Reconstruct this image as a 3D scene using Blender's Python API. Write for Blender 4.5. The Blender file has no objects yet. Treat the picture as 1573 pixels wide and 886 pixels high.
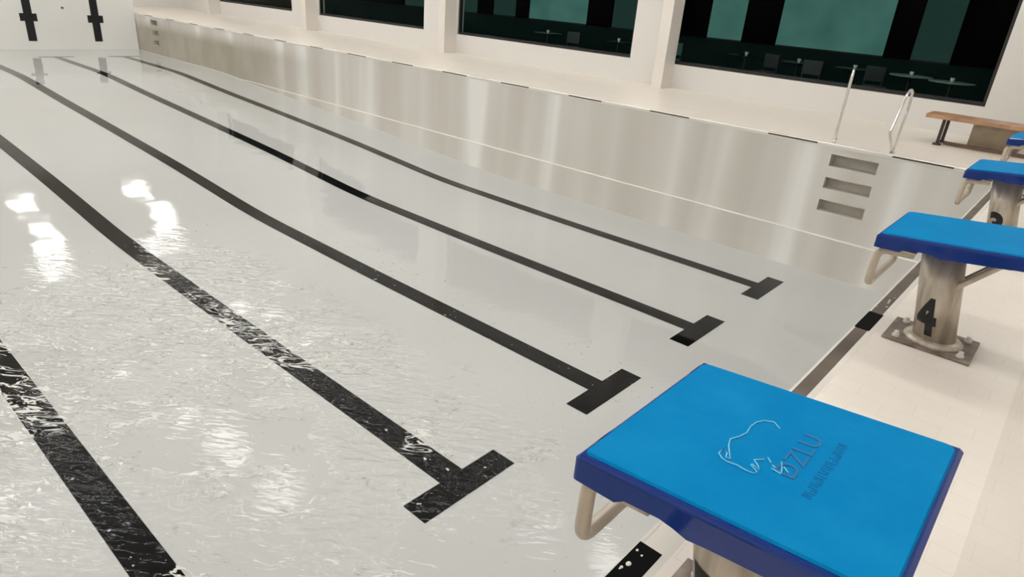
import bpy, bmesh, math, random
from mathutils import Vector, Matrix
random.seed(7)
SC = bpy.context.scene
COL = SC.collection

# ------------------------------------------------------------------ camera
FPX = 1007.2358
CAM = Vector((0.6834, -10.4911, 1.6036))
yaw, pit, rol = [math.radians(a) for a in (50.3118, -23.8791, 4.8527)]
fwd = Vector((-math.cos(yaw)*math.cos(pit), math.sin(yaw)*math.cos(pit), math.sin(pit)))
rgt = fwd.cross(Vector((0, 0, 1))).normalized(); up = rgt.cross(fwd)
r2 = math.cos(rol)*rgt + math.sin(rol)*up
u2 = -math.sin(rol)*rgt + math.cos(rol)*up
cd = bpy.data.cameras.new('camera'); cam = bpy.data.objects.new('camera', cd); COL.objects.link(cam)
cd.sensor_width = 36; cd.lens = FPX/1573*36; cd.clip_start = .05; cd.clip_end = 200
m = Matrix((r2, u2, -fwd)).transposed().to_4x4(); m.translation = CAM
cam.matrix_world = m
SC.camera = cam

# ------------------------------------------------------------------ world, exposure
w = bpy.data.worlds.new('world'); SC.world = w; w.use_nodes = True
w.node_tree.nodes['Background'].inputs[0].default_value = (.02, .03, .04, 1)
w.node_tree.nodes['Background'].inputs[1].default_value = .3
SC.view_settings.view_transform = 'Standard'; SC.view_settings.look = 'None'
SC.view_settings.gamma = 1; SC.view_settings.use_curve_mapping = False
SC.view_settings.exposure = 0.0
LAMP_STRENGTH = 12.6
LAMP_ROWS = (0.0, -4.2, -8.9, -14.0)
LAMP_Y_HALF = .38; LAMP_X_HALF = .70
CEIL = 6.2

# ------------------------------------------------------------------ material helpers
def new_mat(name):
    m = bpy.data.materials.new(name); m.use_nodes = True
    return m, m.node_tree, m.node_tree.nodes['Principled BSDF']
def N(t, kind, **kw):
    n = t.nodes.new(kind)
    for k, v in kw.items():
        if k in n.inputs: n.inputs[k].default_value = v
        else: setattr(n, k, v)
    return n
def srgb(r, g, b):
    f = lambda c: ((c/255+.055)/1.055)**2.4 if c > 10 else c/255/12.92
    return (f(r), f(g), f(b), 1)
def pos(t, scale=(1, 1, 1), rot=(0, 0, 0), obj=False):
    if obj: s = N(t, 'ShaderNodeTexCoord').outputs['Object']
    else: s = N(t, 'ShaderNodeNewGeometry').outputs['Position']
    mp = N(t, 'ShaderNodeMapping'); mp.inputs['Scale'].default_value = scale; mp.inputs['Rotation'].default_value = rot
    t.links.new(s, mp.inputs[0]); return mp.outputs[0]
def pos2(t, ang, scale):
    a = N(t, 'ShaderNodeMapping'); a.inputs['Rotation'].default_value = (0, 0, ang); t.links.new(N(t, 'ShaderNodeNewGeometry').outputs['Position'], a.inputs[0])
    b = N(t, 'ShaderNodeMapping'); b.inputs['Scale'].default_value = scale; t.links.new(a.outputs[0], b.inputs[0])
    return b.outputs[0]
def noise(t, vec, scale, detail=2, rough=.5, dist=0):
    n = N(t, 'ShaderNodeTexNoise', Scale=scale, Detail=detail, Roughness=rough, Distortion=dist)
    t.links.new(vec, n.inputs['Vector']); return n.outputs['Fac']
def ramp(t, fac, stops):
    r = N(t, 'ShaderNodeValToRGB'); e = r.color_ramp.elements
    while len(e) < len(stops): e.new(.5)
    for q, (p, c) in zip(e, stops): q.position = p; q.color = c if len(c) == 4 else (*c, 1)
    t.links.new(fac, r.inputs[0]); return r.outputs[0]
def g(v): return (v, v, v, 1)
def mathn(t, op, a, b=None, c=None, clamp=False):
    n = N(t, 'ShaderNodeMath', operation=op); n.use_clamp = clamp
    for i, v in enumerate((a, b, c)):
        if v is None: continue
        if isinstance(v, (int, float)): n.inputs[i].default_value = v
        else: t.links.new(v, n.inputs[i])
    return n.outputs[0]
def mixc(t, fac, a, b, mode='MIX'):
    n = N(t, 'ShaderNodeMix', data_type='RGBA', blend_type=mode)
    for i, v in ((0, fac), (6, a), (7, b)):
        if isinstance(v, (int, float)): n.inputs[i].default_value = v
        elif isinstance(v, tuple): n.inputs[i].default_value = v
        else: t.links.new(v, n.inputs[i])
    return n.outputs[2]
def bump(t, h, strength, dist, p):
    b = N(t, 'ShaderNodeBump', Strength=strength, Distance=dist)
    t.links.new(h, b.inputs['Height']); t.links.new(b.outputs[0], p.inputs['Normal'])
    return b
def simple(name, col, rough=.5, metal=0, spec=.5, var=.05, scale=6, coat=0, bmp=0, bscale=80):
    m, t, p = new_mat(name)
    n = noise(t, pos(t, obj=True), scale, 3)
    lo = tuple(c*(1-var) for c in col[:3])+(1,); hi = tuple(min(1, c*(1+var)) for c in col[:3])+(1,)
    t.links.new(ramp(t, n, [(.3, lo), (.7, hi)]), p.inputs['Base Color'])
    p.inputs['Roughness'].default_value = rough; p.inputs['Metallic'].default_value = metal
    p.inputs['Specular IOR Level'].default_value = spec; p.inputs['Coat Weight'].default_value = coat
    if bmp: bump(t, noise(t, pos(t, obj=True), bscale, 3), bmp, .002, p)
    return m

M = {}
# painted walls and ceiling of the hall
M['hall'] = simple('hall_paint', (.73, .71, .68, 1), .5, var=.015, scale=.6)
M['ceiling'] = simple('ceiling_paint', (.83, .81, .78, 1), .8, var=.01, scale=1)
M['pillar'] = simple('pillar_paint', (.77, .72, .67, 1), .5, var=.02, scale=1)
# deck tiles with faint joints
m, t, p = new_mat('deck_tile')
br = N(t, 'ShaderNodeTexBrick', Scale=1.0); br.offset = .5
br.inputs['Color1'].default_value = (.84, .775, .70, 1); br.inputs['Color2'].default_value = (.825, .76, .69, 1)
br.inputs['Mortar'].default_value = (.77, .70, .63, 1)
br.inputs['Mortar Size'].default_value = .003; br.inputs['Mortar Smooth'].default_value = .6
br.inputs['Brick Width'].default_value = .24; br.inputs['Row Height'].default_value = .12
t.links.new(pos(t), br.inputs['Vector'])
ng = noise(t, pos(t), 1.3, 4)
t.links.new(mixc(t, 1.0, br.outputs[0], ramp(t, ng, [(.3, g(.97)), (.7, g(1))]), 'MULTIPLY'), p.inputs['Base Color'])
p.inputs['Roughness'].default_value = .35
M['deck'] = m
m2 = m.copy(); m2.name = 'deck_tile_grey_band'
b2 = [n for n in m2.node_tree.nodes if n.type == 'TEX_BRICK'][0]
b2.inputs['Color1'].default_value = (.76, .70, .63, 1); b2.inputs['Color2'].default_value = (.75, .69, .62, 1); b2.inputs['Mortar'].default_value = (.71, .65, .58, 1)
M['deck_band'] = m2
# pool lining: floor
m, t, p = new_mat('pool_floor_lining')
a = noise(t, pos(t), .35, 3)
t.links.new(ramp(t, a, [(.3, (.565, .562, .55, 1)), (.7, (.61, .608, .60, 1))]), p.inputs['Base Color'])
p.inputs['Roughness'].default_value = .4
M['basin'] = m
# pool lining: side wall, with lamp-reflection streaks painted into the colour
m, t, p = new_mat('pool_side_lining')
geo = N(t, 'ShaderNodeNewGeometry'); sep = N(t, 'ShaderNodeSeparateXYZ'); t.links.new(geo.outputs['Position'], sep.inputs[0])
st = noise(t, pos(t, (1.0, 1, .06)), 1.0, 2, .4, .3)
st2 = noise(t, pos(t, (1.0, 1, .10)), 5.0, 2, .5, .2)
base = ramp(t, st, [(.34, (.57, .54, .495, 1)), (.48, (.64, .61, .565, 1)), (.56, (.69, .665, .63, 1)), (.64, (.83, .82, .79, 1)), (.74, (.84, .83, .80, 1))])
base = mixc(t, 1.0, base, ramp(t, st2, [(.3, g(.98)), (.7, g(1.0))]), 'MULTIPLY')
far_brown = N(t, 'ShaderNodeMapRange'); far_brown.interpolation_type = 'SMOOTHSTEP'  # brown tint growing towards the far end, below the top edge
far_brown.inputs['From Min'].default_value = -14; far_brown.inputs['From Max'].default_value = -20
t.links.new(sep.outputs[0], far_brown.inputs['Value'])
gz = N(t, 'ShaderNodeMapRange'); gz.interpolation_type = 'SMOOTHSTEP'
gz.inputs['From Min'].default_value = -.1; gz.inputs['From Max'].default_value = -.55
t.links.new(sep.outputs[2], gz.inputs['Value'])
gf = mathn(t, 'MULTIPLY', far_brown.outputs[0], gz.outputs[0])
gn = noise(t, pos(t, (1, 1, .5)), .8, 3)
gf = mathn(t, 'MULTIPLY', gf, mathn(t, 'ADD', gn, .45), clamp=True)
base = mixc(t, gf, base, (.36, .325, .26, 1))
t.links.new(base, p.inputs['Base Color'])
p.inputs['Roughness'].default_value = .22
bump(t, noise(t, pos(t, (1, 1, .3)), 3, 2), .25, .03, p)
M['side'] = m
M['far'] = simple('pool_end_lining', (.76, .755, .725, 1), .3, var=.05, scale=.35)
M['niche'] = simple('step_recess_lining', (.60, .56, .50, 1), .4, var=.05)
M['line'] = simple('black_line_tile', (.003, .003, .0035, 1), .6, var=.2, spec=.05)
M['line_far'] = simple('black_target_tile', (.01, .01, .011, 1), .5, var=.2, spec=.3)
M['coping'] = simple('coping_glaze', (.74, .71, .66, 1), .12, var=.02, scale=3)
M['gutter'] = simple('gutter_grating_tile', (.115, .09, .07, 1), .4, var=.35, scale=3, spec=.3)
M['dash_dark'] = simple('dark_reflection_and_anchor', (.07, .06, .045, 1), .4, var=.1)  # dark tone for painted reflections on the coping, and the rope anchor
M['joint'] = simple('pool_ledge_glaze', (.76, .74, .70, 1), .15, var=.02)
# block materials
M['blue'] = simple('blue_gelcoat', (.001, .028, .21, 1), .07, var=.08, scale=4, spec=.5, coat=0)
m, t, p = new_mat('blue_nonslip_ceiling_lit')  # paler than the platform: ceiling light partly put into the blue
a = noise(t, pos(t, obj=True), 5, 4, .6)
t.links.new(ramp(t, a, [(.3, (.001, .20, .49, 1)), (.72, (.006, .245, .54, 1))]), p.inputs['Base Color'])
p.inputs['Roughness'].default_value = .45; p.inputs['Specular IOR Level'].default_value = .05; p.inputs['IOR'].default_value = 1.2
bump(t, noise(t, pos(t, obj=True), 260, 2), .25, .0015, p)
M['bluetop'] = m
M['emboss'] = simple('raised_light_blue_mark', (.20, .62, .88, 1), .2)
M['emboss_dark'] = simple('raised_dark_blue_mark', (.002, .135, .36, 1), .3, spec=.2)
m, t, p = new_mat('weathered_steel_post')
a = noise(t, pos(t, (1, 1, .12), obj=True), 14, 3, .6)
t.links.new(ramp(t, a, [(.3, (.36, .29, .22, 1)), (.5, (.56, .49, .40, 1)), (.7, (.70, .66, .60, 1))]), p.inputs['Base Color'])
p.inputs['Metallic'].default_value = .35; p.inputs['Roughness'].default_value = .35
M['post'] = m
M['plate'] = simple('rusty_steel_base', (.20, .155, .125, 1), .35, metal=.3, var=.45, scale=14)
M['handle'] = simple('beige_coated_tube', (.56, .48, .385, 1), .3, metal=.15, var=.12, scale=10)
M['cap'] = simple('white_plastic_cap', (.75, .70, .64, 1), .35)
M['digit'] = simple('black_numeral_vinyl', (.006, .006, .007, 1), .5)
M['steel'] = simple('polished_rail_steel', (.72, .72, .70, 1), .18, metal=.9)
M['frame'] = simple('dark_window_frame', (.012, .011, .011, 1), .35)
M['wood'] = simple('reddish_bench_wood', (.42, .235, .14, 1), .4, var=.25, scale=5)
M['wood_dark'] = simple('brown_bench_rail_and_strip', (.17, .105, .075, 1), .45, var=.2, scale=5)
M['bench_leg'] = simple('dark_bench_leg', (.035, .022, .02, 1), .4)
M['crate'] = simple('beige_crate', (.42, .35, .25, 1), .6, var=.1)
M['dark'] = simple('dark_lounge_wall', (.0012, .0014, .0016, 1), .8, spec=.0)
M['dado'] = simple('deep_teal_dado', (.006, .026, .024, 1), .6, spec=.1)
M['dfloor'] = simple('dark_lounge_floor', (.006, .005, .006, 1), .4, spec=.2)
M['dtable'] = simple('black_table_top', (.012, .012, .013, 1), .12)
M['gtable'] = simple('grey_green_glimmer_top', (.28, .34, .30, 1), .3)  # table glimmer painted in as a paler grey-green
M['dleg'] = simple('grey_metal_leg', (.05, .05, .055, 1), .35, metal=.4)
M['tchair'] = simple('pale_teal_chair', (.09, .15, .13, 1), .5)
M['lamp_glint'] = simple('white_glint', (.85, .85, .83, 1), .25)  # white for the lamp glints on the lounge tables
def emis(name, col, s):
    m = bpy.data.materials.new(name); m.use_nodes = True; t = m.node_tree
    t.nodes.remove(t.nodes['Principled BSDF']); e = N(t, 'ShaderNodeEmission', Strength=s); e.inputs[0].default_value = col
    t.links.new(e.outputs[0], t.nodes['Material Output'].inputs[0]); return m, t, e
M['lamp'], _, _ = emis('lamp_diffuser', (1, .985, .94, 1), LAMP_STRENGTH)
M['teal'], t, e = emis('backlit_teal_blind', (.055, .14, .118, 1), 1.0)
a = noise(t, pos(t), .9, 2)
t.links.new(ramp(t, a, [(.3, (.038, .105, .088, 1)), (.7, (.068, .155, .135, 1))]), e.inputs[0])
M['teal_dim'], _, _ = emis('dim_backlit_teal_blind', (.014, .032, .028, 1), 1.0)
M['lampbody'] = simple('lamp_housing', (.8, .8, .8, 1), .5)
# window glass
m = bpy.data.materials.new('window_glass'); m.use_nodes = True; t = m.node_tree
t.nodes.remove(t.nodes['Principled BSDF'])
tr = N(t, 'ShaderNodeBsdfTransparent'); tr.inputs[0].default_value = (.86, .93, .91, 1)
gl = N(t, 'ShaderNodeBsdfGlossy', Roughness=.01); gl.inputs[0].default_value = g(.9)
fr = N(t, 'ShaderNodeFresnel', IOR=1.07); mx = N(t, 'ShaderNodeMixShader')
t.links.new(fr.outputs[0], mx.inputs[0]); t.links.new(tr.outputs[0], mx.inputs[1]); t.links.new(gl.outputs[0], mx.inputs[2])
t.links.new(mx.outputs[0], t.nodes['Material Output'].inputs[0]); M['glass'] = m

# shallow water left on the pool floor: clear film, rippled, with lamp glints painted white where it is still running
m = bpy.data.materials.new('shallow_water'); m.use_nodes = True; t = m.node_tree
t.nodes.remove(t.nodes['Principled BSDF'])
geo = N(t, 'ShaderNodeNewGeometry'); sep = N(t, 'ShaderNodeSeparateXYZ'); t.links.new(geo.outputs['Position'], sep.inputs[0])
X, Y = sep.outputs[0], sep.outputs[1]
def band(v, a, b, c, d):
    r1 = N(t, 'ShaderNodeMapRange'); r1.interpolation_type = 'SMOOTHSTEP'
    r1.inputs['From Min'].default_value = a; r1.inputs['From Max'].default_value = b; t.links.new(v, r1.inputs['Value'])
    r2_ = N(t, 'ShaderNodeMapRange'); r2_.interpolation_type = 'SMOOTHSTEP'
    r2_.inputs['From Min'].default_value = d; r2_.inputs['From Max'].default_value = c; t.links.new(v, r2_.inputs['Value'])
    return mathn(t, 'MULTIPLY', r1.outputs[0], r2_.outputs[0])
zone = mathn(t, 'MULTIPLY', band(X, -8.3, -7.7, -2.0, -1.2), band(Y, -11.5, -10.2, -7.0, -6.0))
zone_soft = mathn(t, 'MULTIPLY', band(X, -10, -7.5, -1.5, -.5), band(Y, -12, -10.5, -6.0, -4.0))
patch = ramp(t, noise(t, pos(t), .9, 2, .5), [(.42, g(0)), (.56, g(1))])
rp = mathn(t, 'MULTIPLY', zone, patch)
# ripples
n1 = noise(t, pos2(t, -.66, (.6, 1.9, 1)), 8, 2, .5, .6)
n2 = noise(t, pos(t), .7, 2, .5)
amp = mathn(t, 'ADD', mathn(t, 'MULTIPLY', rp, .9), mathn(t, 'MULTIPLY', zone_soft, .10))
h = mathn(t, 'ADD', mathn(t, 'MULTIPLY', n1, amp), mathn(t, 'MULTIPLY', n2, .55))
bp = N(t, 'ShaderNodeBump', Strength=.5, Distance=.05); t.links.new(h, bp.inputs['Height'])
tr = N(t, 'ShaderNodeBsdfTransparent'); tr.inputs[0].default_value = (.985, .99, .985, 1)
gl = N(t, 'ShaderNodeBsdfGlossy', Roughness=.05); gl.inputs[0].default_value = g(.95)
fr = N(t, 'ShaderNodeFresnel', IOR=1.27)
t.links.new(bp.outputs[0], gl.inputs['Normal']); t.links.new(bp.outputs[0], fr.inputs['Normal'])
mx = N(t, 'ShaderNodeMixShader')
t.links.new(fr.outputs[0], mx.inputs[0]); t.links.new(tr.outputs[0], mx.inputs[1]); t.links.new(gl.outputs[0], mx.inputs[2])
# ripple glints painted as white threads: contour bands of a distorted noise, and a few blobs
c1 = noise(t, pos2(t, -.66, (.50, 1.45, 1)), 6.0, 3, .55, 1.2)
cont = mathn(t, 'ABSOLUTE', mathn(t, 'SUBTRACT', c1, .52))
thr = ramp(t, cont, [(.026, g(1)), (.038, g(0))])
c2 = noise(t, pos(t), 20, 1, .5)
blob = ramp(t, c2, [(.735, g(0)), (.76, g(1))])
patch2 = ramp(t, mathn(t, 'ADD', noise(t, pos(t, (1, 1, 1)), 1.6, 3, .6), mathn(t, 'MULTIPLY', band(X, -8.3, -7.9, -4.9, -3.6), .10)), [(.55, g(0)), (.62, g(1))])
water_glint = mathn(t, 'MULTIPLY', mathn(t, 'MULTIPLY', zone, patch2), thr)
water_glint = mathn(t, 'MAXIMUM', water_glint, mathn(t, 'MULTIPLY', zone_soft, blob))
water_glint = mathn(t, 'MULTIPLY', water_glint, .95)
df = N(t, 'ShaderNodeBsdfDiffuse'); df.inputs[0].default_value = (.72, .72, .70, 1)
mx2 = N(t, 'ShaderNodeMixShader')
t.links.new(water_glint, mx2.inputs[0]); t.links.new(mx.outputs[0], mx2.inputs[1]); t.links.new(df.outputs[0], mx2.inputs[2])
t.links.new(mx2.outputs[0], t.nodes['Material Output'].inputs[0])
M['water'] = m

# ------------------------------------------------------------------ mesh helpers
def obj(name, bm, mats, parent=None, smooth=False, **props):
    me = bpy.data.meshes.new(name)
    bmesh.ops.recalc_face_normals(bm, faces=bm.faces[:]) if props.pop('recalc', True) else None
    bm.to_mesh(me); bm.free()
    for mm in (mats if isinstance(mats, (list, tuple)) else [mats]): me.materials.append(mm)
    if smooth:
        for f in me.polygons: f.use_smooth = True
    o = bpy.data.objects.new(name, me); COL.objects.link(o)
    if parent: o.parent = parent
    for k, v in props.items(): o[k] = v
    return o
def struct(name, bm, mats, parent=None, **kw):
    return obj(name, bm, mats, parent, kind='structure', **kw)
def empty(name, loc, rz=0, **props):
    o = bpy.data.objects.new(name, None); COL.objects.link(o); o.location = loc; o.rotation_euler[2] = rz
    for k, v in props.items(): o[k] = v
    return o
def box(bm, x0, x1, y0, y1, z0, z1, mi=0, bev=0):
    r = bmesh.ops.create_cube(bm, size=1); vs = r['verts']
    for v in vs:
        v.co = Vector(((x0+x1)/2+v.co.x*(x1-x0), (y0+y1)/2+v.co.y*(y1-y0), (z0+z1)/2+v.co.z*(z1-z0)))
    if bev:
        es = list({e for v in vs for e in v.link_edges})
        bmesh.ops.bevel(bm, geom=es, offset=bev, segments=3, affect='EDGES', profile=.5)
    for f in bm.faces:
        if mi and f.material_index == 0 and all(v in vs for v in f.verts): f.material_index = mi
    return vs
def quad(bm, pts, mi=0):
    f = bm.faces.new([bm.verts.new(p) for p in pts]); f.material_index = mi; return f
def tube(bm, pts, r, seg=14, caps=True, fillet=None, fseg=6):
    pts = [Vector(p) for p in pts]
    if fillet:
        out = [pts[0]]
        for i in range(1, len(pts)-1):
            a, b, c = pts[i-1], pts[i], pts[i+1]
            d = min(fillet, (a-b).length*.45, (c-b).length*.45)
            s = b+(a-b).normalized()*d; e = b+(c-b).normalized()*d
            for k in range(fseg+1):
                q = k/fseg; out.append(s.lerp(b, q).lerp(b.lerp(e, q), q))
        out.append(pts[-1]); pts = out
    rings = []; ref = None
    for i, pnt in enumerate(pts):
        d = (pts[min(i+1, len(pts)-1)]-pts[max(i-1, 0)]).normalized()
        if ref is None:
            ref = d.cross(Vector((0, 0, 1)));
            if ref.length < .1: ref = d.cross(Vector((1, 0, 0)))
        ref = (ref-d*ref.dot(d)).normalized(); bn = d.cross(ref)
        rings.append([bm.verts.new(pnt+(ref*math.cos(a)+bn*math.sin(a))*r) for a in [2*math.pi*k/seg for k in range(seg)]])
    for a, b in zip(rings[:-1], rings[1:]):
        for k in range(seg): bm.faces.new((a[k], a[(k+1) % seg], b[(k+1) % seg], b[k]))
    if caps: bm.faces.new(rings[0][::-1]); bm.faces.new(rings[-1])
def lathe(bm, prof, cx=0, cy=0, seg=40, shear=0):
    rings = [[bm.verts.new((cx+shear*z+r*math.cos(a), cy+r*math.sin(a), z)) for a in [2*math.pi*k/seg for k in range(seg)]] for r, z in prof]
    for a, b in zip(rings[:-1], rings[1:]):
        for k in range(seg): bm.faces.new((a[k], a[(k+1) % seg], b[(k+1) % seg], b[k]))
    bm.faces.new(rings[0][::-1]); bm.faces.new(rings[-1])
def prism(bm, poly, y0, y1, axis='y'):
    f = lambda a, b, c: (a, c, b) if axis == 'y' else ((c, a, b) if axis == 'x' else (a, b, c))
    A = [bm.verts.new(f(*q, y0)) for q in poly]; B = [bm.verts.new(f(*q, y1)) for q in poly]
    n = len(poly)
    for i in range(n): bm.faces.new((A[i], A[(i+1) % n], B[(i+1) % n], B[i]))
    bm.faces.new(A[::-1]); bm.faces.new(B)
def BM(): return bmesh.new()

# ------------------------------------------------------------------ pool basin
XF = -27.35; YL = -13.0; ZL = -1.3764
LANES = [-(1.3496+2.0396*k) for k in range(6)]
prof = [(0.0, -1.9763), (-3, -1.9675), (-6, -1.9694), (-9, -1.9447), (-12, -1.7464), (-15, -1.6038), (-18, -1.4734), (-21, -1.3142), (XF, -1.3059)]
def fz(x):
    for (a, za), (b, zb) in zip(prof[:-1], prof[1:]):
        if a >= x >= b: return za+(zb-za)*(a-x)/(a-b)
    return prof[0][1] if x > 0 else prof[-1][1]
def fzs(x):   # smoothed slope changes
    return sum(fz(min(0, max(XF, x+d))) for d in (-.6, -.3, 0, .3, .6))/5 if -26 < x < -1 else fz(x)
bm = BM(); xs = [-.5*i for i in range(int(-XF/.5)+1)]+[XF]
prev = None
for x in xs:
    row = [bm.verts.new((x, y, fzs(x))) for y in (YL, 0)]
    if prev: bm.faces.new((prev[0], prev[1], row[1], row[0]))
    prev = row
floor = struct('floor', bm, M['basin'], smooth=True, label='pale grey-white wet bottom of the drained swimming pool')
# lane lines with T ends: tiled into the floor
for k, y in enumerate(LANES):
    bm = BM(); x0, x1 = -2.0483-.2495, XF+2.3
    n = 56; xl = [x0+(x1-x0)*i/n for i in range(n+1)]
    prev = None
    for x in xl:
        row = [bm.verts.new((x, y+s*.125, fzs(x)+.001)) for s in (-1, 1)]
        if prev: bm.faces.new((prev[0], prev[1], row[1], row[0]))
        prev = row
    for a, b in ((x0+.2495, x0), (x1, x1-.2495)):
        quad(bm, [(a, y-.5, fzs(a)+.001), (a, y+.5, fzs(a)+.001), (b, y+.5, fzs(b)+.001), (b, y-.5, fzs(b)+.001)])
    o = obj('lane_line', bm, M['line'], floor, smooth=False, label='black lane line ending in a T bar')
# water film following the floor
bm = BM(); prev = None
for x in [-.09]+xs[1:-1]+[XF+.09]:
    row = [bm.verts.new((x, y, fzs(x)+.003)) for y in (YL+.09, -.09)]
    if prev: bm.faces.new((prev[0], row[0], row[1], prev[1]))
    prev = row
for f in bm.faces:
    f.normal_update()
    if f.normal.z < 0: f.normal_flip()
obj('water', bm, M['water'], smooth=True, recalc=False, kind='stuff', category='water', label='clear rippled shallow water with painted white glints lying over the white pool bottom')

# side wall of the basin with step recesses
slots_z = [(-.325, -.15), (-.66, -.495), (-1.005, -.835)]
slots_x = [(-2.105, -1.45), (-26.02, -25.44)]
bm = BM()
xe = sorted([XF, 0.0]+[v for s in slots_x for v in s]); ze = sorted([ZL, -.05]+[v for s in slots_z for v in s])
isx = lambda a, b: any(abs(a-s[0]) < 1e-6 and abs(b-s[1]) < 1e-6 for s in slots_x)
isz = lambda a, b: any(abs(a-s[0]) < 1e-6 and abs(b-s[1]) < 1e-6 for s in slots_z)
for a, b in zip(xe[:-1], xe[1:]):
    for c, d in zip(ze[:-1], ze[1:]):
        if isx(a, b) and isz(c, d): continue
        quad(bm, [(a, 0, c), (b, 0, c), (b, 0, d), (a, 0, d)])
# lower part stands a little forward of the resting ledge
n = 54
for i in range(n):
    a = XF*i/n; b = XF*(i+1)/n
    quad(bm, [(a, -.05, fzs(a)-.02), (b, -.05, fzs(b)-.02), (b, -.05, ZL-.012), (a, -.05, ZL-.012)])
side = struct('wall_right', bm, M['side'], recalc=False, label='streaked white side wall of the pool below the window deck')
me = side.data
for sx in slots_x:
    for sz in slots_z:
        bm = BM(); d = .19; (a, b), (c, e) = sx, sz
        quad(bm, [(a, 0, c), (b, 0, c), (b, d, c), (a, d, c)]); quad(bm, [(a, 0, e), (b, 0, e), (b, d, e), (a, d, e)])
        quad(bm, [(a, 0, c), (a, 0, e), (a, d, e), (a, d, c)]); quad(bm, [(b, 0, c), (b, 0, e), (b, d, e), (b, d, c)])
        quad(bm, [(a, d, c), (b, d, c), (b, d, e), (a, d, e)])
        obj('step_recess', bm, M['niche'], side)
bm = BM(); prism(bm, [(0, ZL), (-.045, ZL-.002), (-.05, ZL-.008), (-.05, ZL-.014), (0, ZL-.014)], XF, 0, 'x')
obj('resting_ledge', bm, M['joint'], side, label='pale ledge line half way down')

# other basin walls
bm = BM(); quad(bm, [(0, YL, -2.0), (0, 0, -2.0), (0, 0, -.012), (0, YL, -.012)])
struct('wall_start', bm, M['far'], label='white pool end wall under the starting blocks')
bm = BM(); quad(bm, [(XF, YL, -2.0), (0, YL, -2.0), (0, YL, -.0), (XF, YL, -.0)])
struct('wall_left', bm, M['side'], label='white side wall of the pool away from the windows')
bm = BM(); box(bm, XF-.35, XF, YL, -.0, -1.5, .62, bev=.02)
farw = struct('wall_far', bm, M['far'], label='white raised end wall across the far end of the pool')
for y in LANES:
    bm = BM(); x0, x1 = XF-.001, XF+.006
    poly = [(y-.125, -1.0328), (y+.125, -1.0328), (y+.125, -.40), (y+.25, -.40), (y+.25, -.155), (y+.125, -.155), (y+.125, .55), (y-.125, .55), (y-.125, -.155), (y-.25, -.155), (y-.25, -.40), (y-.125, -.40)]
    prism(bm, poly, x0, x1, 'x')
    obj('target_cross', bm, M['line_far'], farw, label='black target cross')
bm = BM(); lathe(bm, [(.03, 0), (.035, .01), (.018, .014), (.018, .05), (.03, .055), (.03, .07)], seg=16)
bmesh.ops.rotate(bm, verts=bm.verts, cent=(0, 0, 0), matrix=Matrix.Rotation(math.pi/2, 3, 'Y'))
o = obj('lane_rope_anchor', bm, M['dash_dark'], smooth=False, label='small dark rope anchor on the white far wall between the two black crosses', category='anchor'); o.location = (XF-.003, -2.34, .06)

# ------------------------------------------------------------------ deck
XR = 4.2; XH = -31.5; YW = 3.6; YH = -17.0
bm = BM()
box(bm, XH, XR, .05, YW, -.15, 0)              # under the windows
box(bm, .11, .81, YH, .05, -.15, 0)            # start end
box(bm, .81, XR, YH, .05, -.15, 0, mi=1)
box(bm, XH, XF-.35, YH, .05, -.15, 0)
box(bm, XF-.35, .11, YH, YL, -.15, 0)
deck = struct('pool_deck', bm, [M['deck'], M['deck_band']], label='warm white tiled deck around the pool')
# rounded coping along the side, glossy
def arc(cx, cz, r, a0, a1, n=8): return [(cx+r*math.cos(a0+(a1-a0)*i/n), cz+r*math.sin(a0+(a1-a0)*i/n)) for i in range(n+1)]
bm = BM(); R = .022
prism(bm, [(.05, -.055), (.05, .0008)]+arc(R-.006, -R+.0008, R, math.pi/2, math.pi)+[(-.006, -.055)], XF, -.0, 'x')
cop = struct('trim_1', bm, M['coping'], smooth=False, label='rounded glossy white coping along the window side of the pool')
for xc in [-.93, -2.72, -4.85, -6.64, -8.4]+[-8.4-1.77*i for i in range(1, 11)]:  # dark dashes standing in for reflections on the coping face
    L = .38 if xc > -14 else .3
    bm = BM(); box(bm, xc-L, xc+L, -.009, -.005, -.034, -.012, bev=.001)
    obj('reflection_dash', bm, M['dash_dark'], cop, label='dark reflection painted on the coping')
# gutter strip at the start end
bm = BM()
def strip(y0, y1, mi): 
    box(bm, .012, .078, y0, y1, -.04, -.004, mi=mi)
box(bm, 0.0, .012, YL, 0, -.06, 0); box(bm, .078, .11, YL, .05, -.06, 0)
box(bm, .0, .078, 0, .05, -.06, 0)
gut = struct('trim_2', bm, M['coping'], label='pale coping at the start end of the pool')
segs = [(-8.28, 0.0, 'gutter', 'wet brown-grey gutter strip'), (YL, -9.3, 'gutter', 'wet brown-grey gutter strip'), (-8.9, -8.28, 'coping', 'white part of the gutter strip')]
bounds = []
for y0, y1, mt, lb in segs:
    bm = BM(); box(bm, .008, .082, y0, y1, -.04, -.001); obj('gutter_strip', bm, M[mt], gut, label=lb)
for yb in (-9.06, -6.35, -3.67, -1.0):
    bm = BM(); box(bm, .004, .086, yb-.16, yb+.16, -.04, .0008); obj('lane_end_mark', bm, M['line'], gut, label='black lane mark across the gutter strip')
# drops standing on the strip
bm = BM()
for i in range(16):
    x = random.uniform(.015, .075); y = random.uniform(-9.2, -8.9) if i < 9 else random.uniform(-6.1, -5.7); r = random.uniform(.003, .009)
    v = bmesh.ops.create_uvsphere(bm, u_segments=12, v_segments=8, radius=r)['verts']
    for q in v: q.co = Vector((x+q.co.x, y+q.co.y*1.3, .001+q.co.z*.4))
obj('water_drops', bm, M['coping'], gut, smooth=True, kind='stuff')

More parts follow.
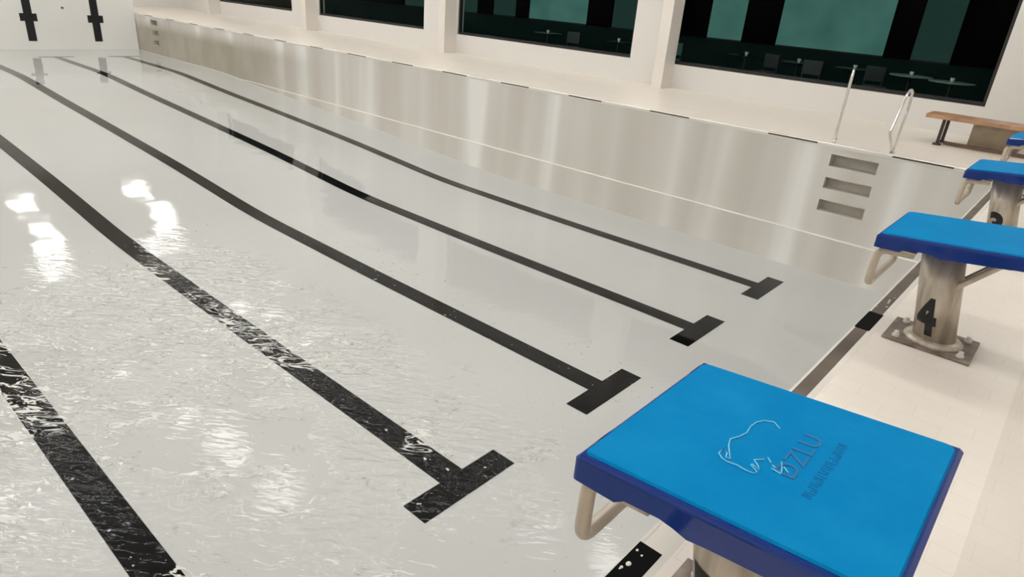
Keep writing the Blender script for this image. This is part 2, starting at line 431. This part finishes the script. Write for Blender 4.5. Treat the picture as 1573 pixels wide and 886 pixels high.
# ------------------------------------------------------------------ hall shell
wins = [(-6.98, -.85), (-13.87, -8.01), (-20.80, -15.30), (-28.0, -22.5)]
ZS, ZT = .515, 3.3
bm = BM()
xe = [XH]+[v for a in reversed(wins) for v in a]+[XR]
for i, (a, b) in enumerate(zip(xe[:-1], xe[1:])):
    if (a, b) in wins:
        box(bm, a, b, YW, YW+.25, 0, ZS); box(bm, a, b, YW, YW+.25, ZT, CEIL)
    else: box(bm, a, b, YW, YW+.25, -.15 if i == 0 else 0, CEIL)
struct('wall_back', bm, M['hall'], label='white hall wall with a row of wide dark windows')
bm = BM(); box(bm, XH-.2, XH, YH, YW+.25, -.15, CEIL); struct('wall_hall_far', bm, M['hall'], label='white hall wall beyond the far end of the pool')
bm = BM(); box(bm, XR, XR+.2, YH, YW+.25, -.15, CEIL); struct('wall_hall_near', bm, M['hall'], label='white hall wall behind the starting blocks')
bm = BM(); box(bm, XH, XR, YH-.2, YH, -.15, CEIL); struct('wall_front', bm, M['hall'], label='white hall wall opposite the windows')
bm = BM(); box(bm, XH-.2, XR+.2, YH-.2, YW+.25, CEIL, CEIL+.2); struct('ceiling', bm, M['ceiling'], label='flat white ceiling of the hall')
for x0 in (-7.09, -14.16, -21.15, -28.25):
    bm = BM(); box(bm, x0, x0+.26, 3.14, YW+.0, 0, CEIL, bev=.006); struct('pillar', bm, M['pillar'], label='square white pillar against the window wall')
for i, (a, b) in enumerate(wins):
    bm = BM(); f = .055
    box(bm, a, b, YW+.05, YW+.15, ZS, ZS+f*1.2); box(bm, a, b, YW+.05, YW+.15, ZT-f, ZT)
    box(bm, a, a+f, YW+.05, YW+.15, ZS+f*1.2, ZT-f); box(bm, b-f, b, YW+.05, YW+.15, ZS+f*1.2, ZT-f)
    wn = struct('window_%d' % (i+1), bm, M['frame'], label='dark framed window onto the unlit lounge')
    bm = BM(); box(bm, a+f, b-f, YW+.095, YW+.105, ZS+f*1.2, ZT-f); obj('pane', bm, M['glass'], wn)
    bm = BM(); box(bm, a, b, YW+.001, YW+.05, ZS-.012, ZS+.004); obj('window_sill', bm, M['frame'], wn)

# ------------------------------------------------------------------ lamps
n = 0
for ry in LAMP_ROWS:
    for i in range(13):
        x = 1.0-2.5*i
        e = empty('ceiling_lamp', (x, ry, CEIL), label='rectangular white ceiling light panel in a long row above the pool', category='lamp', group='ceiling light panels')
        if n == 0:
            bm = BM(); box(bm, -LAMP_X_HALF-.04, LAMP_X_HALF+.04, -LAMP_Y_HALF-.04, LAMP_Y_HALF+.04, -.06, 0); hb = bm
            h_ = obj('housing', hb, M['lampbody'], e)
            bm = BM(); box(bm, -LAMP_X_HALF, LAMP_X_HALF, -LAMP_Y_HALF, LAMP_Y_HALF, -.075, -.0605); d_ = obj('diffuser', bm, M['lamp'], e)
        else:
            for src in (h_, d_): c = src.copy(); c.parent = e; COL.objects.link(c)
        n += 1

# ------------------------------------------------------------------ starting blocks
def text_mesh(ch, height, width, off=.05):
    cu = bpy.data.curves.new('t', 'FONT'); cu.body = ch; cu.size = 1; cu.offset = off; cu.extrude = 0
    to = bpy.data.objects.new('t', cu); COL.objects.link(to)
    dg = bpy.context.evaluated_depsgraph_get(); dg.update()
    me = bpy.data.meshes.new_from_object(to.evaluated_get(dg))
    bm = BM(); bm.from_mesh(me); bpy.data.objects.remove(to); bpy.data.meshes.remove(me)
    xs_ = [v.co.x for v in bm.verts]; ys_ = [v.co.y for v in bm.verts]
    for v in bm.verts:
        v.co.x = (v.co.x-min(xs_))/(max(xs_)-min(xs_))*width-width/2
        v.co.y = (v.co.y-min(ys_))/(max(ys_)-min(ys_))*height
        v.co.z = 0
    return bm
CR = .108; LEAN = -.19         # column radius and lean towards the pool
PX = .375; PY = 0
def top_z(x): return .617+.090*x
def platform_bm():
    poly = [(.0, .540), (.125, .543), (.150, .562), (.24, .572), (.275, .568), (.31, .560), (.355, .568), (.60, .598), (.70, .606), (.70, .668), (.69, .675)]
    poly += [(x, top_z(x)-.004) for x in (.5, .3, .15, .012)]+[(0, .600)]
    poly = [(x, z) for x, z in poly]
    b = BM(); prism(b, poly, -.335, .335)
    bmesh.ops.recalc_face_normals(b, faces=b.faces[:])
    # round the four plan corners and upper rim
    es = [e for e in b.edges if abs(e.verts[0].co.y-e.verts[1].co.y) < 1e-5 and (min(v.co.z for v in e.verts) >= .59 or abs(e.verts[0].co.x-e.verts[1].co.x) < 1e-4)]
    bmesh.ops.bevel(b, geom=es, offset=.014, segments=4, affect='EDGES', profile=.5)
    return b
def make_block(digit, first=None):
    e = empty('starting_block', (0, 0, 0), category='starting block', group='starting blocks')
    if first is None:
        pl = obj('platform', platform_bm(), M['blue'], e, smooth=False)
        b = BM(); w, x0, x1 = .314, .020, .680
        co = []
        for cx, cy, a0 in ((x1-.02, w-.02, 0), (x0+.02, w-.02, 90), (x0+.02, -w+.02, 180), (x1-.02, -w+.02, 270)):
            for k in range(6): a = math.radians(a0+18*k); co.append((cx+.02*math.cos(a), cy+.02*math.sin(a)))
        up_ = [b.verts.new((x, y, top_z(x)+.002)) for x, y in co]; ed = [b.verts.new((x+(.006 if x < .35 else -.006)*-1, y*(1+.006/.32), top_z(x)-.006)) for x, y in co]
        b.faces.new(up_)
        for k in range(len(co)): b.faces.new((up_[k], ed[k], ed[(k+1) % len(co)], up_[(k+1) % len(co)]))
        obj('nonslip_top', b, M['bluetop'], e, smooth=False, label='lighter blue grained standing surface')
        b = BM(); lathe(b, [(CR, .014), (CR, .56)], seg=48, shear=LEAN); 
        for v in b.verts: v.co.x += PX+.012
        ml = 'column'; obj('column', b, M['post'], e, smooth=True)
        b = BM(); lathe(b, [(.15, .012), (.15, .022), (.135, .034), (.112, .038)], seg=40)
        for v in b.verts: v.co.x += PX+.005
        obj('collar', b, M['post'], e, smooth=False)
        b = BM(); box(b, .155, .59, -.185, .185, 0, .014, bev=.003); bp_ = obj('base_plate', b, M['plate'], e)
        for x in (.215, .535):
            for y in (-.128, .128):
                b = BM(); lathe(b, [(.020, .014), (.020, .026), (.013, .028), (.013, .044), (.008, .048)], x, y, seg=12); obj('bolt', b, M['cap'], bp_, label='bolt with a pale cap')
        b = BM(); Yh = .275
        tube(b, [(.19, -Yh, .532), (.02, -Yh, .517), (.018, -Yh, .315), (.018, Yh, .315), (.02, Yh, .517), (.19, Yh, .532)], .021, 16, fillet=.05)
        obj('grip_handle', b, M['handle'], e, smooth=True, label='beige tube grip for backstroke starts')
        for y in (-Yh, Yh):
            b = BM(); box(b, .03, .2, y-.03, y+.03, .541, .549); obj('handle_bracket', b, M['cap'], e)
        b = BM()
        for y in (-.05, .05): tube(b, [(.40, y, .36), (.60, y, .585)], .017, 10)
        obj('rear_brace', b, M['handle'], e)
    else:
        for src in first.children:
            if src.name.startswith(('digit', 'emblem', 'lettering', 'small_lettering')): continue
            c = src.copy(); c.parent = e; COL.objects.link(c)
            for s2 in src.children: d = s2.copy(); d.parent = c; COL.objects.link(d)
    # numeral bent around the column
    b = text_mesh(digit, .215, .11)
    for i in range(-6, 7):
        bmesh.ops.bisect_plane(b, geom=b.verts[:]+b.edges[:]+b.faces[:], plane_co=(i*.01, 0, 0), plane_no=(1, 0, 0))
    a0 = math.radians(-90-20)
    for v in b.verts:
        a = a0+v.co.x/CR; z = .065+v.co.y
        v.co = Vector((PX+.012+LEAN*z+(CR+.0015)*math.cos(a), (CR+.0015)*math.sin(a), z))
    obj('digit', b, M['digit'], e, recalc=False, label='black numeral %s' % digit)
    return e
YB = {5: -9.045, 4: -6.35, 3: -3.69, 2: -1.02}
b5 = make_block('5'); b5.location = (0, YB[5], 0)
b5['label'] = 'blue-topped starting block nearest the camera, with a raised animal emblem on top'
LB = {4: 'blue-topped starting block on a steel column with a black number 4', 3: 'blue-topped starting block third from the camera, its numeral half hidden by the number 4 block', 2: 'small blue-topped starting block farthest away, cut by the right edge beside the bench'}
for k in (4, 3, 2):
    e = make_block(str(k), b5); e.location = (0, YB[k], 0); e['label'] = LB[k]
# emblem and lettering on the near block (plate coordinates in metres)
def zp(l): return [Vector((x, y, top_z(x)+.0035)) for x, y in l]
b = BM()
for l in ([(0.2859, 0.1089), (0.2730, 0.0876), (0.2703, 0.0580), (0.2749, 0.0218), (0.2681, -0.0066), (0.2559, -0.0337), (0.2653, -0.0639), (0.2784, -0.0886), (0.2911, -0.1124)],
          [(0.2911, -0.1124), (0.2805, -0.1134), (0.2755, -0.0957), (0.2610, -0.0841), (0.2612, -0.1089), (0.2748, -0.1230), (0.2875, -0.1288), (0.3139, -0.1260), (0.3356, -0.1313), (0.3563, -0.1308), (0.3581, -0.1189), (0.3371, -0.1027)],
          [(0.3372, -0.0983), (0.3598, -0.1091), (0.3516, -0.0958), (0.3350, -0.0788), (0.3528, -0.0604)], [(0.3553, -0.0471), (0.3691, -0.0628)], [(0.3748, -0.0703), (0.3842, -0.0752)],
          [(0.3782, -0.0840), (0.4022, -0.0909), (0.3986, -0.0737), (0.3862, -0.0428)], [(0.3980, -0.0596), (0.4141, -0.0759)], [(0.2859, 0.1089), (0.3076, 0.1183), (0.3300, 0.0975)]):
    tube(b, zp(l), .0018, 6)
obj('emblem', b, M['emboss'], b5, smooth=True, label='raised outline of a walking bear')
def place_text(txt, h, wdt, c, mat, name):
    b = text_mesh(txt, h, wdt, 0)
    for v in b.verts:
        y = v.co.x+c[1]; x = c[0]-v.co.y; v.co = Vector((x, y, top_z(x)+.0035))
    r = bmesh.ops.extrude_face_region(b, geom=b.faces[:])
    for v in [q for q in r['geom'] if isinstance(q, bmesh.types.BMVert)]: v.co.z -= .0025
    obj(name, b, mat, b5, label='raised lettering')
place_text('DZLU', .048, .21, (.432, .015), M['emboss_dark'], 'lettering')
b = BM(); random.seed(3)
y = -.135
while y < .135:
    wd = random.uniform(.008, .016); x = .485
    pts = [(x, y), (x-.022, y+wd*.3), (x-.022, y+wd), (x-.002, y+wd)] if random.random() < .6 else [(x-.022, y), (x, y), (x, y+wd), (x-.012, y+wd)]
    tube(b, [Vector((px, py, top_z(px)+.002)) for px, py in pts], .0016, 5); y += wd+.009
obj('small_lettering', b, M['emboss_dark'], b5, label='worn line of tiny raised lettering')

# ------------------------------------------------------------------ pool ladder rails
b = BM(); tube(b, [(-2.15, .10, 0), (-2.15, .12, .55), (-2.16, .17, .97), (-2.18, .22, 1.03), (-2.21, .36, 1.03), (-2.235, .42, .96), (-2.24, .44, .5), (-2.24, .46, 0)], .018, 12, fillet=.06)
r1 = obj('ladder_rail', b, M['steel'], smooth=True, label='upright steel grab rail at the far side of the wall steps', category='handrail', group='grab rails over the pool wall steps')
b = BM(); tube(b, [(-1.36, .13, 0), (-1.36, -.02, .12), (-1.36, -.36, .33), (-1.36, -.06, .80), (-1.36, .08, .88), (-1.36, .26, .85), (-1.36, .29, .6), (-1.36, .16, 0)], .018, 12, fillet=.06)
r2_ = obj('ladder_rail', b, M['steel'], smooth=True, label='looped steel grab rail between the wall steps and the bench', category='handrail', group='grab rails over the pool wall steps')
for rr, ps in ((r1, [(-2.15, .10), (-2.24, .46)]), (r2_, [(-1.36, .145)])):
    for x, y in ps:
        b = BM(); lathe(b, [(.036, 0), (.036, .006), (.024, .012)], x, y, seg=20); obj('foot_flange', b, M['steel'], rr)

# ------------------------------------------------------------------ bench and crate
e = empty('bench', (0, 0, 0), label='low wooden bench with dark legs below the right end of the window wall', category='bench')
for y in (1.80, 1.98, 2.16):
    b = BM(); box(b, -1.36, 1.3, y-.085, y+.085, .395, .455, bev=.006); obj('slat', b, M['wood'], e)
b = BM(); box(b, -1.30, 1.25, 1.93, 2.03, .375, .415); obj('rail', b, M['wood_dark'], e)
for x in (-1.10, 1.05):
    b = BM(); box(b, x-.02, x+.02, 1.76, 2.22, .39, .415); obj('cross_bearer', b, M['bench_leg'], e)
    for y in (1.80, 2.20):
        b = BM(); box(b, x-.022, x+.022, y-.022, y+.022, .03, .39, bev=.004); l = obj('leg', b, M['bench_leg'], e)
        b = BM(); box(b, x-.055, x+.055, y-.05, y+.05, 0, .03, bev=.006); obj('foot', b, M['bench_leg'], l)
b = BM(); box(b, -1.04, 1.0, 1.95, 2.03, .0, .05); obj('floor_strip', b, M['wood_dark'], e)  # dark brown strip along the deck under the bench
b = BM(); box(b, -.78, -.1, 2.4, 2.85, 0, .34, bev=.012)
cr = obj('storage_box', b, M['crate'], label='beige lidded box on the deck behind the wooden bench', category='box')
b = BM(); box(b, -.80, -.08, 2.38, 2.87, .34, .37, bev=.008); obj('lid', b, M['crate'], cr)

# ------------------------------------------------------------------ lounge behind the windows
LY = 9.0
bm = BM(); box(bm, XH-.0, XR, LY+.02, LY+.2, 0, 3.6); lb = struct('wall_lounge_back', bm, M['dark'], label='near black back wall of the lounge behind the windows')
bm = BM(); box(bm, XH, XR, LY-.03, LY+.02, .0, .93); obj('dado', bm, M['dado'], lb, label='deep teal dado')
bm = BM(); box(bm, XH, XR, YW+.26, LY+.02, -.05, 0); struct('floor_lounge', bm, M['dfloor'], label='dark floor of the lounge')
bm = BM(); box(bm, XH, XR, YW+.26, LY+.2, 3.6, 3.7); struct('ceiling_lounge', bm, M['dark'], label='dark ceiling of the lounge')
for i, x in enumerate((XH, XR)):
    bm = BM(); box(bm, x, x+.1, YW+.26, LY+.02, 0, 3.6); struct('wall_lounge_'+('far', 'near')[i], bm, M['dark'], label='dark side wall of the lounge')
blinds = [(-8.80, -7.75, 'teal', 'narrow glowing teal blind in the left part of the nearest big window'), (-6.72, -3.95, 'teal', 'widest glowing teal blind, seen in the middle of the nearest big window'),
          (-3.3, -2.45, 'teal_dim', 'dim grey-green blind in the right part of the nearest big window'),
          (-15.75, -13.25, 'teal', 'wide glowing teal blind in the middle of the second window from the right'), (-17.5, -16.45, 'teal_dim', 'dim narrow blind in the left part of the second window from the right'),
          (-12.2, -11.2, 'teal_dim', 'dim narrow blind at the right edge of the second window from the right'),
          (-22.6, -21.1, 'teal_dim', 'dim blind in the left part of the third window from the right'), (-19.9, -18.4, 'teal_dim', 'dim wider blind in the third window from the right'), (-28.5, -27.2, 'teal_dim', 'dim blind in the smallest, farthest window')]
for a, b_, mt, lbv in blinds:
    bm = BM(); box(bm, a, b_, LY-.02, LY+.02, .97, 3.0); bo = obj('blind', bm, M[mt], label=lbv, category='blind', group='blinds in the lounge')
    bm = BM(); box(bm, a, b_, LY-.05, LY-.0, .93, .97); obj('bottom_rail', bm, M['frame'], bo)
tabs = [(-6.36, 6.3, 'dtable', 'small dark lounge table left of the widest teal blind'), (-4.95, 6.0, 'dtable', 'dark lounge table in front of the left half of the widest teal blind'), (-3.75, 6.15, 'dtable', 'dark lounge table in front of the right half of the widest teal blind'),
        (-2.61, 6.17, 'gtable', 'grey-green lounge table in front of the dim blind of the nearest window'), (-1.75, 5.6, 'gtable', 'grey-green lounge table in the right corner of the nearest window'), (-11.99, 5.43, 'dtable', 'dark lounge table low in the middle of the second window'), (-9.6, 5.5, 'dtable', 'dark lounge table at the right end of the second window')]
for i, (x, y, mt, lbv) in enumerate(tabs):
    e = empty('lounge_table', (x, y, 0), label=lbv, category='table', group='lounge tables')
    bm = BM(); lathe(bm, [(.40, .71), (.42, .72), (.42, .735), (.41, .74)], seg=32); obj('table_top', bm, M[mt], e)
    bm = BM(); tube(bm, [(0, 0, .02), (0, 0, .71)], .03, 12); obj('stem', bm, M['dleg'], e)
    bm = BM(); lathe(bm, [(.26, 0), (.26, .012), (.05, .03)], seg=28); obj('base', bm, M['dleg'], e)
    bm = BM(); lathe(bm, [(.022, 0), (.038, .035), (.042, .075)], seg=18)  # small white vessel added to stand for a lamp glint
    c = obj('lamp_glint', bm, M['lamp_glint'], smooth=False, label='tiny white lamp glint added on the '+lbv.split(' in ')[0].split(' before')[0].replace('lounge table', 'table'), category='lamp_glint', group='lamp glints on the lounge tables'); c.location = (x, y, .74)
chs = [(-8.1, 5.8, .4, 'tchair', 'pale teal chair low in the left part of the nearest big window'), (-5.6, 5.7, -.3, 'dleg', 'grey chair left of the table before the widest teal blind'), (-4.35, 5.1, .2, 'dleg', 'grey chair between the tables before the widest teal blind'), (-3.15, 5.7, .5, 'dleg', 'grey chair left of the grey-green table'), (-11.0, 5.2, .2, 'dleg', 'grey chair low in the second window from the right')]
for x, y, rz, mt, lbv in chs:
    e = empty('lounge_chair', (x, y, 0), rz, label=lbv, category='chair', group='lounge chairs')
    bm = BM(); box(bm, -.21, .21, -.21, .21, .43, .47, bev=.012); obj('seat', bm, M[mt], e)
    bm = BM(); box(bm, -.20, .20, .18, .21, .55, .85, bev=.01); obj('backrest', bm, M[mt], e)
    for sx in (-.18, .18):
        for sy, hh in ((-.18, .43), (.195, .80)):
            bm = BM(); tube(bm, [(sx, sy, 0), (sx, sy, hh)], .012, 8); obj('leg', bm, M['dleg'], e)
